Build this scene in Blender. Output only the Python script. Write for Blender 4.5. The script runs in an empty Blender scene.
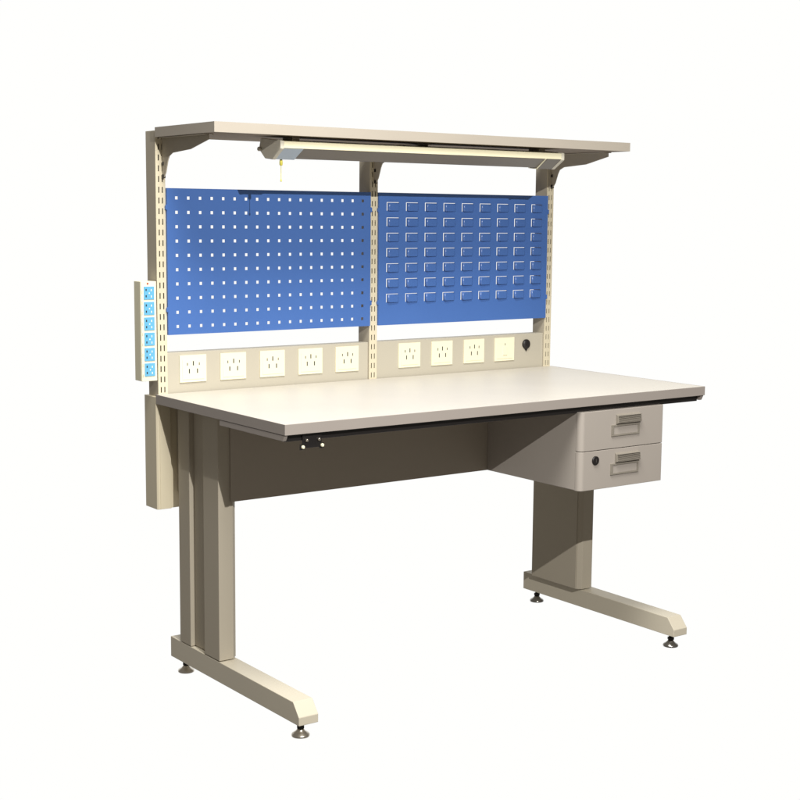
import bpy, bmesh, math
from mathutils import Vector, Matrix

scene = bpy.context.scene
COL = scene.collection

# ------------------------------------------------------------------ materials
def material(name, colour, rough=0.45, metallic=0.0, bump=0.02, scale=900.0, vary=0.03, spec=0.5):
    m = bpy.data.materials.new(name); m.use_nodes = True
    nt = m.node_tree; b = nt.nodes['Principled BSDF']
    b.inputs['Roughness'].default_value = rough
    b.inputs['Metallic'].default_value = metallic
    b.inputs['Specular IOR Level'].default_value = spec
    tc = nt.nodes.new('ShaderNodeTexCoord')
    n = nt.nodes.new('ShaderNodeTexNoise'); n.inputs['Scale'].default_value = scale
    n.inputs['Detail'].default_value = 2
    nt.links.new(tc.outputs['Object'], n.inputs['Vector'])
    if bump:
        bp = nt.nodes.new('ShaderNodeBump'); bp.inputs['Strength'].default_value = bump
        bp.inputs['Distance'].default_value = 0.001
        nt.links.new(n.outputs['Fac'], bp.inputs['Height']); nt.links.new(bp.outputs['Normal'], b.inputs['Normal'])
    # faint uneven tone of the paint itself: broad patches and powder-coat speckle
    n2 = nt.nodes.new('ShaderNodeTexNoise'); n2.inputs['Scale'].default_value = 4.0; n2.inputs['Detail'].default_value = 4
    nt.links.new(tc.outputs['Object'], n2.inputs['Vector'])
    add = nt.nodes.new('ShaderNodeMath'); add.operation = 'ADD'
    nt.links.new(n.outputs['Fac'], add.inputs[0]); nt.links.new(n2.outputs['Fac'], add.inputs[1])
    mr = nt.nodes.new('ShaderNodeMapRange')
    mr.inputs['From Min'].default_value = 0.6; mr.inputs['From Max'].default_value = 1.4
    mr.inputs['To Min'].default_value = 1 - vary; mr.inputs['To Max'].default_value = 1 + vary
    nt.links.new(add.outputs[0], mr.inputs['Value'])
    mx = nt.nodes.new('ShaderNodeVectorMath'); mx.operation = 'SCALE'
    mx.inputs[0].default_value = colour
    nt.links.new(mr.outputs['Result'], mx.inputs['Scale'])
    nt.links.new(mx.outputs['Vector'], b.inputs['Base Color'])
    return m

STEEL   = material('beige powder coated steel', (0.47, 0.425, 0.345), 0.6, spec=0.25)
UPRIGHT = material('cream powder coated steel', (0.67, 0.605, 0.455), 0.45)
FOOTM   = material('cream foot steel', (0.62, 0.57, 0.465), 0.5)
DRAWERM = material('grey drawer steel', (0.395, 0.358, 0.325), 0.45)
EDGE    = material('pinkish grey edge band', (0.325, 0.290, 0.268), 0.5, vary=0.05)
EDGE2   = material('beige edge band', (0.375, 0.338, 0.290), 0.5, vary=0.05)
RAILM   = material('grey beige rail steel', (0.49, 0.455, 0.375), 0.5)
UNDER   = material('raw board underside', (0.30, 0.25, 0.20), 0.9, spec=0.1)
LAMIN   = material('pale antistatic laminate', (0.60, 0.565, 0.505), 0.4, scale=300, vary=0.05)
PANEL   = material('brown grey sheet steel', (0.43, 0.38, 0.315), 0.5)
BLUE    = material('blue powder coated steel', (0.062, 0.155, 0.455), 0.32, scale=1400, vary=0.06, bump=0.03, spec=0.7)
BLACK   = material('black steel', (0.012, 0.010, 0.010), 0.45)
CHROME  = material('polished steel', (0.75, 0.70, 0.62), 0.32, metallic=1.0, bump=0)
DARKMET = material('dark glossy metal', (0.32, 0.31, 0.29), 0.25, metallic=0.9, bump=0)
CREAM   = material('cream plastic', (0.86, 0.82, 0.62), 0.4)
SKY     = material('light blue plastic', (0.13, 0.42, 0.66), 0.35)
DARK    = material('dark slot', (0.02, 0.02, 0.02), 0.6)
RED     = material('red plastic', (0.55, 0.05, 0.03), 0.3)
YELLOW  = material('yellow cord', (0.80, 0.72, 0.12), 0.5)
LAMPEND = material('pale grey plastic', (0.60, 0.57, 0.48), 0.4)
LAMPBLUE= material('blue grey plastic', (0.42, 0.50, 0.60), 0.35)
DIFF    = material('lamp diffuser', (0.17, 0.15, 0.125), 0.35)
LAMPB   = material('cream lamp housing', (0.85, 0.80, 0.58), 0.35)
GREYH   = material('grey handle', (0.26, 0.235, 0.20), 0.4)

# ------------------------------------------------------------------ mesh helpers
def box(bm, x0, x1, y0, y1, z0, z1, mi=0):
    v = [bm.verts.new((x, y, z)) for x in (x0, x1) for y in (y0, y1) for z in (z0, z1)]
    for f in ((0,1,3,2),(4,6,7,5),(0,4,5,1),(2,3,7,6),(0,2,6,4),(1,5,7,3)):
        fc = bm.faces.new([v[i] for i in f]); fc.material_index = mi

def prism(bm, pts, axis, a, b, mi=0):
    """polygon pts extruded along an axis from a to b. axis x: pts=(y,z); y: (x,z); z: (x,y)"""
    def P(p, t):
        return {'x': (t, p[0], p[1]), 'y': (p[0], t, p[1]), 'z': (p[0], p[1], t)}[axis]
    A = [bm.verts.new(P(p, a)) for p in pts]; B = [bm.verts.new(P(p, b)) for p in pts]
    n = len(pts)
    fs = [bm.faces.new(A), bm.faces.new(B)]
    for i in range(n):
        fs.append(bm.faces.new((A[i], A[(i+1) % n], B[(i+1) % n], B[i])))
    for f in fs: f.material_index = mi

def lathe(bm, c, prof, axis='z', seg=32, mi=0):
    rings = []
    for r, h in prof:
        ring = []
        for k in range(seg):
            a = 2*math.pi*k/seg
            if axis == 'z': p = (c[0]+r*math.cos(a), c[1]+r*math.sin(a), c[2]+h)
            else:           p = (c[0]+r*math.cos(a), c[1]+h, c[2]+r*math.sin(a))
            ring.append(bm.verts.new(p))
        rings.append(ring)
    for a, b in zip(rings, rings[1:]):
        for k in range(seg):
            f = bm.faces.new((a[k], a[(k+1) % seg], b[(k+1) % seg], b[k])); f.smooth = True; f.material_index = mi
    for r in (rings[0], rings[-1]):
        bm.faces.new(r).material_index = mi

def grid(bm, x0, x1, z0, z1, y, holes, mi=0):
    """flat sheet with real rectangular holes; holes = (xs, zs) lists of (lo, hi) forming a lattice"""
    hx, hz = holes
    xs = sorted({x0, x1, *[q for p in hx for q in p]}); zs = sorted({z0, z1, *[q for p in hz for q in p]})
    V = {}
    def v(i, j):
        if (i, j) not in V: V[i, j] = bm.verts.new((xs[i], y, zs[j]))
        return V[i, j]
    hxs = {round(p[0], 6) for p in hx}; hzs = {round(p[0], 6) for p in hz}
    for i in range(len(xs)-1):
        for j in range(len(zs)-1):
            if round(xs[i], 6) in hxs and round(zs[j], 6) in hzs: continue
            f = bm.faces.new((v(i, j), v(i+1, j), v(i+1, j+1), v(i, j+1))); f.material_index = mi

def build(name, bm, mats, parent=None, bevel=0.0, segs=2, solid=0.0, recalc=True):
    if recalc: bmesh.ops.recalc_face_normals(bm, faces=bm.faces)
    me = bpy.data.meshes.new(name); bm.to_mesh(me); bm.free()
    for m in (mats if isinstance(mats, (list, tuple)) else [mats]): me.materials.append(m)
    o = bpy.data.objects.new(name, me); COL.objects.link(o)
    if parent: o.parent = parent
    if solid:
        s = o.modifiers.new('thickness', 'SOLIDIFY'); s.thickness = solid; s.offset = -1
    if bevel:
        b = o.modifiers.new('edges', 'BEVEL'); b.width = bevel; b.segments = segs
        b.limit_method = 'ANGLE'; b.angle_limit = math.radians(25)
        b.harden_normals = False
    return o

def thing(name, label, cat, loc=(0, 0, 0), group=None):
    o = bpy.data.objects.new(name, None); COL.objects.link(o)
    o.location = loc; o.empty_display_size = 0.1
    o['label'] = label; o['category'] = cat
    if group: o['group'] = group
    return o

NB = bmesh.new

# =================================================================== WORKBENCH
bench = thing('workbench', 'tall beige steel workbench with desktop, overhead shelf and two drawers under its right end', 'workbench')

# ---- desktop: laminate board with a coloured edge band
DX = 0.7460; DF = -0.1000; DB = 0.5990; DT = 0.8052; DU = 0.7790
bm = NB(); box(bm, -DX+.0015, DX-.0015, DF+.0015, DB, DU, DT)
desk = build('desktop', bm, LAMIN, bench, bevel=0.0006)
bm = NB()
out = [(-DX, DF), (DX, DF), (DX, DB), (DX-.0015, DB), (DX-.0015, DF+.0015), (-DX+.0015, DF+.0015), (-DX+.0015, DB), (-DX, DB)]
prism(bm, out, 'z', DU-.0004, DT+.0004)
build('edge_band', bm, EDGE, desk, bevel=0.0008)

# ---- steel frame beneath the desktop
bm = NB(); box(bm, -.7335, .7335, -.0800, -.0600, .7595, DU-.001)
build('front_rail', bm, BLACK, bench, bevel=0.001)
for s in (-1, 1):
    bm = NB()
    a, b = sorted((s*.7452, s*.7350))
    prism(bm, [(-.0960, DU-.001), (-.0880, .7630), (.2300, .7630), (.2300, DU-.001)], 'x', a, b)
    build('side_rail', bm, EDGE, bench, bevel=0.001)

# ---- leg columns (outer skin faces away from the bench middle)
def column(s):
    bm = NB(); z0, z1 = .0915, .7782
    X = lambda v: s*v
    # front box with a chamfer on its inner front corner
    pts = [(X(.700), .3225), (X(.6555), .3225), (X(.6430), .336), (X(.6430), .409), (X(.700), .409)]
    prism(bm, pts, 'z', z0, z1)
    # rear box with a wide chamfer on its outer front corner
    pts = [(X(.700), .4900), (X(.700), .5560), (X(.6430), .5560), (X(.6430), .4900)]
    prism(bm, pts, 'z', z0, z1)
    # recessed web between the two boxes
    pts = [(X(.6850), .4092), (X(.6432), .4092), (X(.6432), .4898), (X(.6850), .4898)]
    prism(bm, pts, 'z', z0, z1-.0005)
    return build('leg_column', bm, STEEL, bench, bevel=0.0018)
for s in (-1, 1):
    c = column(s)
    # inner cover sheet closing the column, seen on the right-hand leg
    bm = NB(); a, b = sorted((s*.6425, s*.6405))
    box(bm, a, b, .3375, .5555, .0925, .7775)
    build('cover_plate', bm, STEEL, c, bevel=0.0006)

# ---- feet with bevelled toes and levelling pads
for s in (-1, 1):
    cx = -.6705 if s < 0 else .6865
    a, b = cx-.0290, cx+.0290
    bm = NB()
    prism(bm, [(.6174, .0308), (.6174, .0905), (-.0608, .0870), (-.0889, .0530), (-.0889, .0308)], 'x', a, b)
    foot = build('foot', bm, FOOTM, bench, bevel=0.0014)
    foot.location = (0, 0, 0)
    for y in (-.050, .578):
        zf = -.0105
        bm = NB()
        lathe(bm, (cx, y, zf), [(.0235, 0), (.0240, .003), (.0225, .006), (.0140, .0115), (.0095, .0165), (.0085, .019)], seg=40, mi=0)
        lathe(bm, (cx, y, zf), [(.0070, .0185), (.0105, .021), (.0105, .0275), (.0070, .0295)], seg=6, mi=1)
        lathe(bm, (cx, y, zf), [(.0055, .029), (.0055, .0425)], seg=20, mi=1)
        build('levelling_pad', bm, [CHROME if s < 0 else DARKMET, BLACK], foot)

# ---- modesty panel
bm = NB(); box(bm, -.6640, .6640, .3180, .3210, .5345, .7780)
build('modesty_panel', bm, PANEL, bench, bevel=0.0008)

# ---- uprights with two rows of hook slots
UZ = 1.5407
uprights = [(-.7370, -.7075), (-.0128, .0162), (.7138, .7430)]
slots_z = []
z = .8090
while z < 1.53:
    slots_z.append((z, z+.0165)); z += .0295
for x0, x1 in uprights:
    c = (x0+x1)/2; w = (x1-x0)/2
    bm = NB()
    grid(bm, x0, x1, .780, UZ, .600, ([(c-.0072, c-.0038), (c+.0038, c+.0072)], slots_z))
    up = build('upright', bm, UPRIGHT, bench, solid=0.0022, recalc=False)
    bm = NB(); t = .002
    prism(bm, [(x0+.0002, .6024), (x0+.0002, .6600), (x1-.0002, .6600), (x1-.0002, .6024), (x1-t, .6024), (x1-t, .6580), (x0+t, .6580), (x0+t, .6024)],
          'z', .780, UZ-.0005)
    build('channel', bm, STEEL, up, bevel=0.0008)
    bm = NB(); box(bm, x0+.0025, x1-.0025, .6030, .6575, UZ-.004, UZ-.001)
    build('end_cap', bm, STEEL, up)

# ---- lower post housings at both back corners
for s in (-1, 1):
    bm = NB()
    X = lambda v: s*v
    pts = [(X(.7460), .6000), (X(.7420), .5960), (X(.7020), .5960), (X(.7000), .6030), (X(.6550), .6030), (X(.6550), .6710), (X(.7460), .6710)]
    prism(bm, pts, 'z', .4740, .7980)
    box(bm, *sorted((X(.7367), X(.7352))), .5945, .5962, .4745, .7780)
    build('post_housing', bm, UPRIGHT, bench, bevel=0.0012)
    bm = NB(); box(bm, *sorted((X(.6798), X(.6600))), .5562, .6025, .5200, .7780)
    build('side_bracket', bm, STEEL, bench, bevel=0.001)

# ---- rear rail with socket plates, between the uprights
R0, R1 = .780, .9205
bm = NB(); box(bm, -.7073, -.0130, .606, .645, R0+.001, R1)
rail1 = build('socket_rail', bm, RAILM, bench, bevel=0.0012)
bm = NB(); box(bm, .0164, .7136, .606, .645, R0+.001, R1)
rail2 = build('socket_rail', bm, RAILM, bench, bevel=0.0012)
def plate(parent, cx, kind):
    bm = NB(); zt = .9115; w = .0425
    box(bm, cx-w, cx+w, .6025, .6058, zt-.078, zt, 0)
    box(bm, cx-w+.008, cx+w-.008, .6012, .6024, zt-.070, zt-.014, 0)
    if kind == 'socket':
        zc = zt-.036
        for dx, dz in ((0, .012), (-.013, -.010), (.013, -.010)):
            box(bm, cx+dx-.0017, cx+dx+.0017, .6008, .6013, zc+dz-.0065, zc+dz+.0065, 1)
        for dx in (-.019, .019):
            box(bm, cx+dx-.0013, cx+dx+.0013, .6008, .6013, zc+.010-.004, zc+.010+.004, 1)
    else:
        box(bm, cx-.008, cx+.008, .5985, .6013, zt-.058, zt-.030, 0)
        box(bm, cx-.001, cx+.001, .6005, .6013, zt-.026, zt-.019, 1)
    build('socket_plate' if kind == 'socket' else 'switch_plate', bm, [CREAM, DARK], parent, bevel=0.0006)
for cx in (-.6250, -.4935, -.3610, -.2270, -.0930): plate(rail1, cx, 'socket')
for cx in (.1460, .2770, .4100): plate(rail2, cx, 'socket')
plate(rail2, .5410, 'switch')
bm = NB()
lathe(bm, (.6368, .6055, .8850), [(.0165, 0), (.0165, -.004), (.0135, -.007), (.0060, -.0085)], axis='y', seg=32)
prism(bm, [(.6288, .8720), (.6448, .8720), (.6368, .8610)], 'y', .6025, .6055)
build('earthing_stud', bm, BLACK, rail2)

# ---- overhead shelf
SL, SR, SF, SBk, ST, SU = -.7425, .7480, .2500, .5900, 1.5475, 1.5215
bm = NB(); box(bm, SL+.0015, SR-.0015, SF+.0015, SBk-.0015, SU, ST)
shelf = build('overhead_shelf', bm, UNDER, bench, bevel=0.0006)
bm = NB()
o1 = [(SL, SF), (SR, SF), (SR, SBk), (SL, SBk)]
for (a, b) in (((SL, SF), (SR, SF+.0014)), ((SL, SBk-.0014), (SR, SBk)), ((SL, SF+.0014), (SL+.0014, SBk-.0014)), ((SR-.0014, SF+.0014), (SR, SBk-.0014))):
    box(bm, a[0], b[0], a[1], b[1], SU-.0004, ST+.0004)
build('edge_band', bm, EDGE2, shelf)

# ---- shelf brackets hooked into the uprights
for i, (x0, x1) in enumerate(uprights):
    c = (x0+x1)/2 + (.006, 0, 0)[i]
    prof = [(.3270, 1.5210), (.3270, 1.5060), (.4300, 1.4840), (.5350, 1.4775), (.5560, 1.4690), (.5640, 1.4560),
            (.5760, 1.4260), (.5860, 1.4130), (.5985, 1.4090), (.5985, 1.5210)]
    bm = NB()
    prism(bm, prof, 'x', c-.0015, c+.0015)
    box(bm, c-.0160, c-.0017, .3300, .5900, 1.5185, 1.5212)
    box(bm, c+.0017, c+.0160, .3300, .5900, 1.5185, 1.5212)
    if i == 2:
        box(bm, c-.0120, c+.0120, .5955, .5990, 1.4100, 1.4760)
    b = build('shelf_bracket', bm, STEEL, bench, bevel=0.0006)
    for zz, hh in ((1.4100, .0100), (1.4450, .0090)):
        bm = NB(); box(bm, c-.0040, c+.0040, .5880, .5950, zz, zz+hh)
        build('hook', bm, BLACK, b)

# ---- drawer cabinet under the right end of the desktop
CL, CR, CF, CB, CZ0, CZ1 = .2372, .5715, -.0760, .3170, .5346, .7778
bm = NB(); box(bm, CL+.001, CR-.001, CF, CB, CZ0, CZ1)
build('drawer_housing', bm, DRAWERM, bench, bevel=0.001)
FY = -.0980
def drawer(z0, z1, hz1, lock):
    bm = NB(); Rr = .0150
    pts = [(CR-.004, FY), (CR, FY+.004), (CR, CF-.0008), (CL, CF-.0008)]
    pts += [(CL+Rr-Rr*math.cos(a*math.pi/16), FY+Rr-Rr*math.sin(a*math.pi/16)) for a in range(9)]
    prism(bm, pts, 'z', z0, z1)
    d = build('drawer', bm, DRAWERM, bench, bevel=0.0012)
    h0, h1 = .3560, .4690; hz0 = hz1-.0640
    zm = hz0+.0320
    bm = NB()
    # label frame
    box(bm, h0, h1, FY-.0035, FY+.0002, hz0, hz0+.0050); box(bm, h0, h1, FY-.0035, FY+.0002, zm-.0040, zm+.0010)
    box(bm, h0, h0+.009, FY-.0035, FY+.0002, hz0+.0051, zm-.0041); box(bm, h1-.006, h1, FY-.0035, FY+.0002, hz0+.0051, zm-.0041)
    # raised grip with ribs above it
    prism(bm, [(FY+.0002, zm+.0012), (FY-.0110, zm+.0060), (FY-.0080, hz1-.004), (FY+.0002, hz1)], 'x', h0+.0180, h1)
    for k in range(6):
        zz = zm+.009+k*.0036
        box(bm, h0+.020, h1-.002, FY-.0122, FY-.0080, zz, zz+.0014)
    build('handle', bm, GREYH, d, bevel=0.0005)
    bm = NB(); box(bm, h0+.0091, h1-.0061, FY-.0012, FY+.0001, hz0+.0052, zm-.0042)
    build('label_card', bm, DRAWERM, d)
    if lock:
        bm = NB(); lathe(bm, (.2958, FY, .6189), [(.0130, 0), (.0130, -.003), (.0110, -.0045)], axis='y', mi=0)
        box(bm, .2948, .2968, FY-.0050, FY-.0044, .614, .624, 1)
        build('lock', bm, [BLACK, DARKMET], d)
drawer(.6482, .7620, .7480, False)
drawer(.5335, .6464, .6345, True)

# ---- earthing clip under the front edge
bm = NB()
CY = -.0850
box(bm, -.6860, -.6300, CY, CY+.004, .7400, .7780)
box(bm, -.6930, -.6800, CY+.0003, CY+.0037, .7360, .7500); box(bm, -.6360, -.6230, CY+.0003, CY+.0037, .7360, .7500)
clip = build('earthing_clip', bm, BLACK, bench, bevel=0.0008)
for x, z, m, r in ((-.6750, .7600, CHROME, .0045), (-.6395, .7600, CHROME, .0045), (-.6865, .7435, CREAM, .0048), (-.6300, .7440, CREAM, .0048)):
    bm = NB(); lathe(bm, (x, CY-.0001, z), [(r, 0), (r, -.004), (r*.6, -.0065)], axis='y', seg=20)
    build('stud', bm, m, clip)

# =================================================================== BLUE PANELS
PZ0, PZ1 = .9722, 1.3830
def flanges(bm, x0, x1, y0=.5962, y1=.6120):
    t = .0015
    box(bm, x0, x1, y0, y1, PZ1-t, PZ1); box(bm, x0, x1, y0, y1, PZ0, PZ0+t)
    box(bm, x0, x0+t, y0, y1, PZ0+t+.0002, PZ1-t-.0002); box(bm, x1-t, x1, y0, y1, PZ0+t+.0002, PZ1-t-.0002)
def hooks(parent, xs):
    for x in xs:
        for zc in (1.3300, 1.0440):
            bm = NB()
            s = 1 if x > xs[0] else -1
            box(bm, *sorted((x-s*.001, x+s*.0045)), .5926, .5950, zc-.007, zc+.007)
            box(bm, *sorted((x+s*.0025, x+s*.0044)), .5949, .6080, zc-.006, zc+.003)
            build('hook', bm, BLUE, parent, bevel=0.0004)

L0, L1 = -.7065, -.0140
peg = thing('perforated_panel', 'blue perforated tool panel with rows of square holes, hung between left and middle uprights', 'tool panel', (-.36, .6, PZ0))
inv = Matrix.Translation((.36, -.6, -PZ0))
hs = .0043
hx = [(-.6765+k*.03722-hs, -.6765+k*.03722+hs) for k in range(18)]
hz = [(.9955+k*.04007-hs, .9955+k*.04007+hs) for k in range(10)]
bm = NB(); grid(bm, L0, L1, PZ0, PZ1, .5940, (hx, hz))
p = build('sheet', bm, BLUE, peg, solid=0.0015, recalc=False); p.matrix_parent_inverse = inv
bm = NB(); flanges(bm, L0, L1)
q = build('folded_edge', bm, BLUE, peg, bevel=0.0004); q.matrix_parent_inverse = inv
hooks(p, (L0, L1))

Q0, Q1 = .0172, .7130
lou = thing('louvred_panel', 'blue louvred bin panel with rows of pressed tabs, hung between middle and right uprights', 'tool panel', (.365, .6, PZ0))
inv = Matrix.Translation((-.365, -.6, -PZ0))
SY = .5940
tabs_x = [(.0485+k*.0742, .0485+k*.0742+.0440) for k in range(9)]
tabs_z = [(1.3525-r*.04733-.0250, 1.3525-r*.04733) for r in range(7)]
GLINT_CUT_L, GLINT_CUT_T = .0025, .0014
bm = NB()
# the sheet; added L-shaped cuts stand in for highlights on each tab's edges
xs = [Q0]; zs = [PZ0]
for a, b in tabs_x: xs += [a-GLINT_CUT_L, a, b]
for a, b in sorted(tabs_z): zs += [a, b, b+GLINT_CUT_T]
xs.append(Q1); zs.append(PZ1)
V = {}
def vv(i, k):
    if (i, k) not in V: V[i, k] = bm.verts.new((xs[i], SY, zs[k]))
    return V[i, k]
for i in range(len(xs)-1):
    for k in range(len(zs)-1):
        ci = (i-1) % 3 if 0 < i < len(xs)-1 and i <= 27 else -1    # 0 = glint cut column, 1 = tab column
        ck = (k-1) % 3 if 0 < k <= 21 else -1                      # 0 = tab row, 1 = glint cut row
        if ci == 0 and ck in (0, 1): continue
        if ci == 1 and ck in (0, 1): continue
        bm.faces.new((vv(i, k), vv(i+1, k), vv(i+1, k+1), vv(i, k+1)))
def louvre(bm, x0, x1, z0, z1):
    base = [(x0, z0), (x1, z0), (x1, z1), (x0, z1)]
    mid  = [(x0+.0008, z0+.0001), (x1-.0008, z0+.0001), (x1-.0008, z1-.0008), (x0+.0008, z1-.0008)]
    face = [(x0+.0040, z0+.0002), (x1-.0040, z0+.0002), (x1-.0040, z1-.0040), (x0+.0040, z1-.0040)]
    rows = []
    for pts, h in ((base, 0), (mid, .0055), (face, .0092)):
        rows.append([bm.verts.new((x, SY-h*(1-.45*(x-x0)/(x1-x0)), z)) for x, z in pts])
    for a, b in zip(rows, rows[1:]):
        for k in range(4):
            f = bm.faces.new((a[k], a[(k+1) % 4], b[(k+1) % 4], b[k]))
            f.smooth = (k != 0)
    bm.faces.new(rows[-1])
for z0, z1 in tabs_z:
    for x0, x1 in tabs_x: louvre(bm, x0, x1, z0, z1)
p = build('sheet', bm, BLUE, lou, solid=0.0008, recalc=False); p.matrix_parent_inverse = inv
bm = NB(); flanges(bm, Q0, Q1)
q = build('folded_edge', bm, BLUE, lou, bevel=0.0004); q.matrix_parent_inverse = inv
hooks(p, (Q0, Q1))

# =================================================================== LAMP
LX0, LX1 = -.5326, .4870
lamp = thing('strip_lamp', 'long cream strip lamp with yellow pull cord hanging under the overhead shelf', 'lamp', (-.023, .33, 1.52))
inv = Matrix.Translation((.023, -.33, -1.52))
def lbuild(*a, **k):
    o = build(*a, **k); o.matrix_parent_inverse = inv; return o
bm = NB()
prism(bm, [(.2712, 1.4885), (.2712, 1.5060), (.2780, 1.5075), (.3750, 1.5165), (.3830, 1.4920)], 'x', LX0+.012, LX1-.012)
lbuild('lamp_housing', bm, LAMPB, lamp, bevel=0.0008)
bm = NB()
prism(bm, [(.2730, 1.4882), (.3140, 1.4625), (.3490, 1.4655), (.3815, 1.4917)], 'x', LX0+.046, LX1-.050)
lbuild('diffuser', bm, DIFF, lamp, bevel=0.0012)
capp = [(.2700, 1.4865), (.2700, 1.5075), (.2750, 1.5090), (.3757, 1.5190), (.3851, 1.4890), (.3530, 1.4630), (.3140, 1.4590)]
for s, (x0, x1, xs) in enumerate(((LX0, LX0+.0118, LX0+.012), (LX1-.0118, LX1, LX1-.012))):
    bm = NB(); prism(bm, capp, 'x', x0, x1)
    cap = lbuild('end_cap', bm, LAMPEND, lamp, bevel=0.0020)
    # lower cover beyond the diffuser, cut at a slant
    bm = NB()
    d = 1 if s == 0 else -1
    A = [(.2718, 1.4880), (.3143, 1.4600), (.3500, 1.4635), (.3825, 1.4918)]
    la = [bm.verts.new((xs, y, z)) for y, z in A]
    far = (.062, .058, .056, .062) if s == 0 else (.054, .060, .060, .054)
    lb = [bm.verts.new((xs+d*f, y, z)) for (y, z), f in zip(A, far)]
    bm.faces.new(la); bm.faces.new(lb)
    for k in range(4): bm.faces.new((la[k], la[(k+1) % 4], lb[(k+1) % 4], lb[k]))
    lbuild('end_cover', bm, LAMPBLUE if s == 0 else DIFF, lamp, bevel=0.0006)
    if s == 1:
        bm = NB(); e = xs-.0602
        prism(bm, [(.2712, 1.4882), (.3136, 1.4585), (.3510, 1.4620), (.3510, 1.4640), (.3150, 1.4605), (.2722, 1.4890)], 'x', e-.004, e)
        lbuild('joint_strip', bm, LAMPB, lamp)
bm = NB(); lathe(bm, (0, 0, 0), [(.006, 0), (.006, .006), (.004, .008)], seg=20)
kb = lbuild('knob', bm, LAMPEND, lamp); kb.rotation_euler = (0, -math.pi/2, 0); kb.location = (LX0, .3760, 1.4890)
for x in (-.46, .43):
    bm = NB(); box(bm, x-.012, x+.012, .3100, .3600, 1.5090, 1.5208)
    lbuild('mount', bm, STEEL, lamp, bevel=0.0006)
bm = NB()
CX, CY2 = -.4980, .3250
lathe(bm, (CX, CY2, 1.4440), [(.0030, 0), (.0045, .003), (.0045, .010), (.0028, .0195)], seg=20)
lathe(bm, (CX, CY2, 1.4010), [(.0020, 0), (.0022, .003), (.0009, .008), (.0008, .0435)], seg=16)
lbuild('pull_cord', bm, YELLOW, lamp)

# =================================================================== VERTICAL SOCKET STRIP
strip = thing('power_strip', 'upright cream power strip with light blue sockets on the left upright', 'power strip', (-.766, .62, .85))
inv = Matrix.Translation((.766, -.62, -.85))
X0, X1 = -.7885, -.7410; Z1, Z0 = 1.1245, .845
bm = NB(); box(bm, X0, X1-.0005, .6005, .6400, Z0, Z1)
o = build('housing', bm, CREAM, strip, bevel=0.0010); o.matrix_parent_inverse = inv
bm = NB(); box(bm, X0+.0008, X1, .5975, .6003, Z0, Z1)
o = build('face_plate', bm, CREAM, strip, bevel=0.0008); o.matrix_parent_inverse = inv
for k in range(6):
    zt = 1.1105-k*.0430
    bm = NB(); a, b = -.7795, -.7480
    box(bm, a, b, .5955, .5974, zt-.0365, zt, 0)
    xm = (a+b)/2
    for dz in (-.0095, -.0270):
        box(bm, a+.005, a+.0085, .5950, .5956, zt+dz-.003, zt+dz+.003, 1)
        box(bm, b-.0105, b-.0080, .5950, .5956, zt+dz-.004, zt+dz+.002, 2)
    box(bm, xm-.001, xm+.002, .5950, .5956, zt-.021, zt-.017, 2)
    o = build('socket', bm, [SKY, DARK, CREAM], strip, bevel=0.0005); o.matrix_parent_inverse = inv
bm = NB(); lathe(bm, (-.7675, .5975, 1.1187), [(.0025, 0), (.0025, -.002), (.0012, -.003)], axis='y', seg=16)
o = build('indicator_light', bm, RED, strip); o.matrix_parent_inverse = inv
for k in range(9):
    zz = 1.094-k*.0292
    bm = NB(); box(bm, -.7855, -.7835, .5970, .5974, zz-.0045, zz+.0045)
    o = build('scale_mark', bm, STEEL, strip); o.matrix_parent_inverse = inv

# =================================================================== CAMERA
yaw, pitch, roll, f = 0.6286063, 0.1284436, 0.0086997, 1418.045
fwd = Vector((math.sin(yaw)*math.cos(pitch), math.cos(yaw)*math.cos(pitch), -math.sin(pitch)))
rt = Vector((math.cos(yaw), -math.sin(yaw), 0)); up = rt.cross(fwd)
r = rt*math.cos(roll)+up*math.sin(roll); u = -rt*math.sin(roll)+up*math.cos(roll)
cam = bpy.data.cameras.new('camera'); co = bpy.data.objects.new('camera', cam); COL.objects.link(co)
M = Matrix((r, u, -fwd)).transposed().to_4x4(); M.translation = Vector((-2.523692, -3.019548, 1.308922))
co.matrix_world = M
cam.sensor_width = 36; cam.lens = 36*f/800; cam.clip_end = 100; cam.clip_start = 0.05
scene.camera = co

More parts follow.
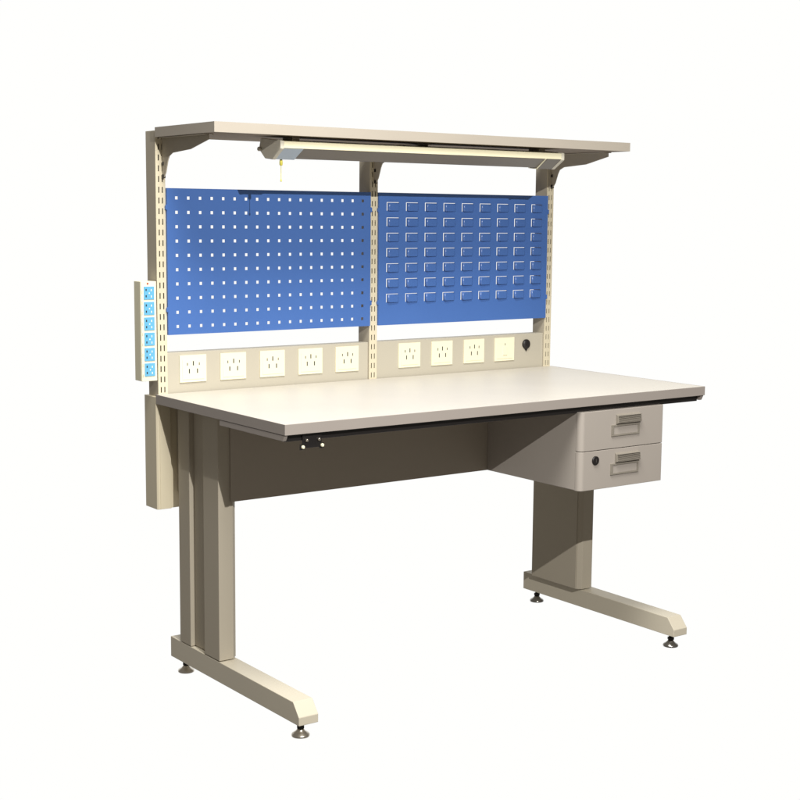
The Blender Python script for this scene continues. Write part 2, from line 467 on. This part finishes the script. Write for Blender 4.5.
# =================================================================== LIGHT
# studio: a bright white backdrop behind and under the bench, the rest of the room dim
w = bpy.data.worlds.new('World'); scene.world = w; w.use_nodes = True
nt = w.node_tree; bg = nt.nodes['Background']
tc = nt.nodes.new('ShaderNodeTexCoord')
dot = nt.nodes.new('ShaderNodeVectorMath'); dot.operation = 'DOT_PRODUCT'
dot.inputs[1].default_value = (math.sin(yaw)*math.cos(.16), math.cos(yaw)*math.cos(.16), -math.sin(.16))
nt.links.new(tc.outputs['Generated'], dot.inputs[0])
mr = nt.nodes.new('ShaderNodeMapRange'); mr.interpolation_type = 'SMOOTHSTEP'
mr.inputs['From Min'].default_value = math.cos(math.radians(60)); mr.inputs['From Max'].default_value = math.cos(math.radians(44))
nt.links.new(dot.outputs['Value'], mr.inputs['Value'])
mix = nt.nodes.new('ShaderNodeMix'); mix.data_type = 'RGBA'
mix.inputs['A'].default_value = (.185, .170, .150, 1); mix.inputs['B'].default_value = (1.0, 1.0, .985, 1)
nt.links.new(mr.outputs['Result'], mix.inputs['Factor']); nt.links.new(mix.outputs['Result'], bg.inputs['Color'])
bg.inputs['Strength'].default_value = 1.0

KEY, TOP = 505, 108
sp = bpy.data.lights.new('key_lamp', 'SPOT'); sp.energy = KEY; sp.color = (1.0, .975, .92)
sp.shadow_soft_size = 0.012; sp.spot_size = math.radians(70); sp.spot_blend = 0.7
so = bpy.data.objects.new('key_lamp', sp); COL.objects.link(so)
so.location = (-1.24, -3.20, 2.60)
so.rotation_euler = (Vector((-.15, .4, .95))-Vector(so.location)).to_track_quat('-Z', 'Y').to_euler()

ar = bpy.data.lights.new('overhead_softbox', 'AREA'); ar.energy = TOP; ar.shape = 'RECTANGLE'
ar.size = 1.2; ar.size_y = 1.0; ar.color = (1, .98, .92)
ao = bpy.data.objects.new('overhead_softbox', ar); COL.objects.link(ao)
ao.location = (-.9, -.9, 3.2)
ao.rotation_euler = (Vector((-.3, .1, .5))-Vector(ao.location)).to_track_quat('-Z', 'Y').to_euler()

# =================================================================== RENDER
scene.render.engine = 'CYCLES'
scene.view_settings.view_transform = 'Standard'; scene.view_settings.look = 'None'
scene.view_settings.exposure = 0; scene.view_settings.gamma = 1
scene.render.resolution_x = 1024; scene.render.resolution_y = 1024
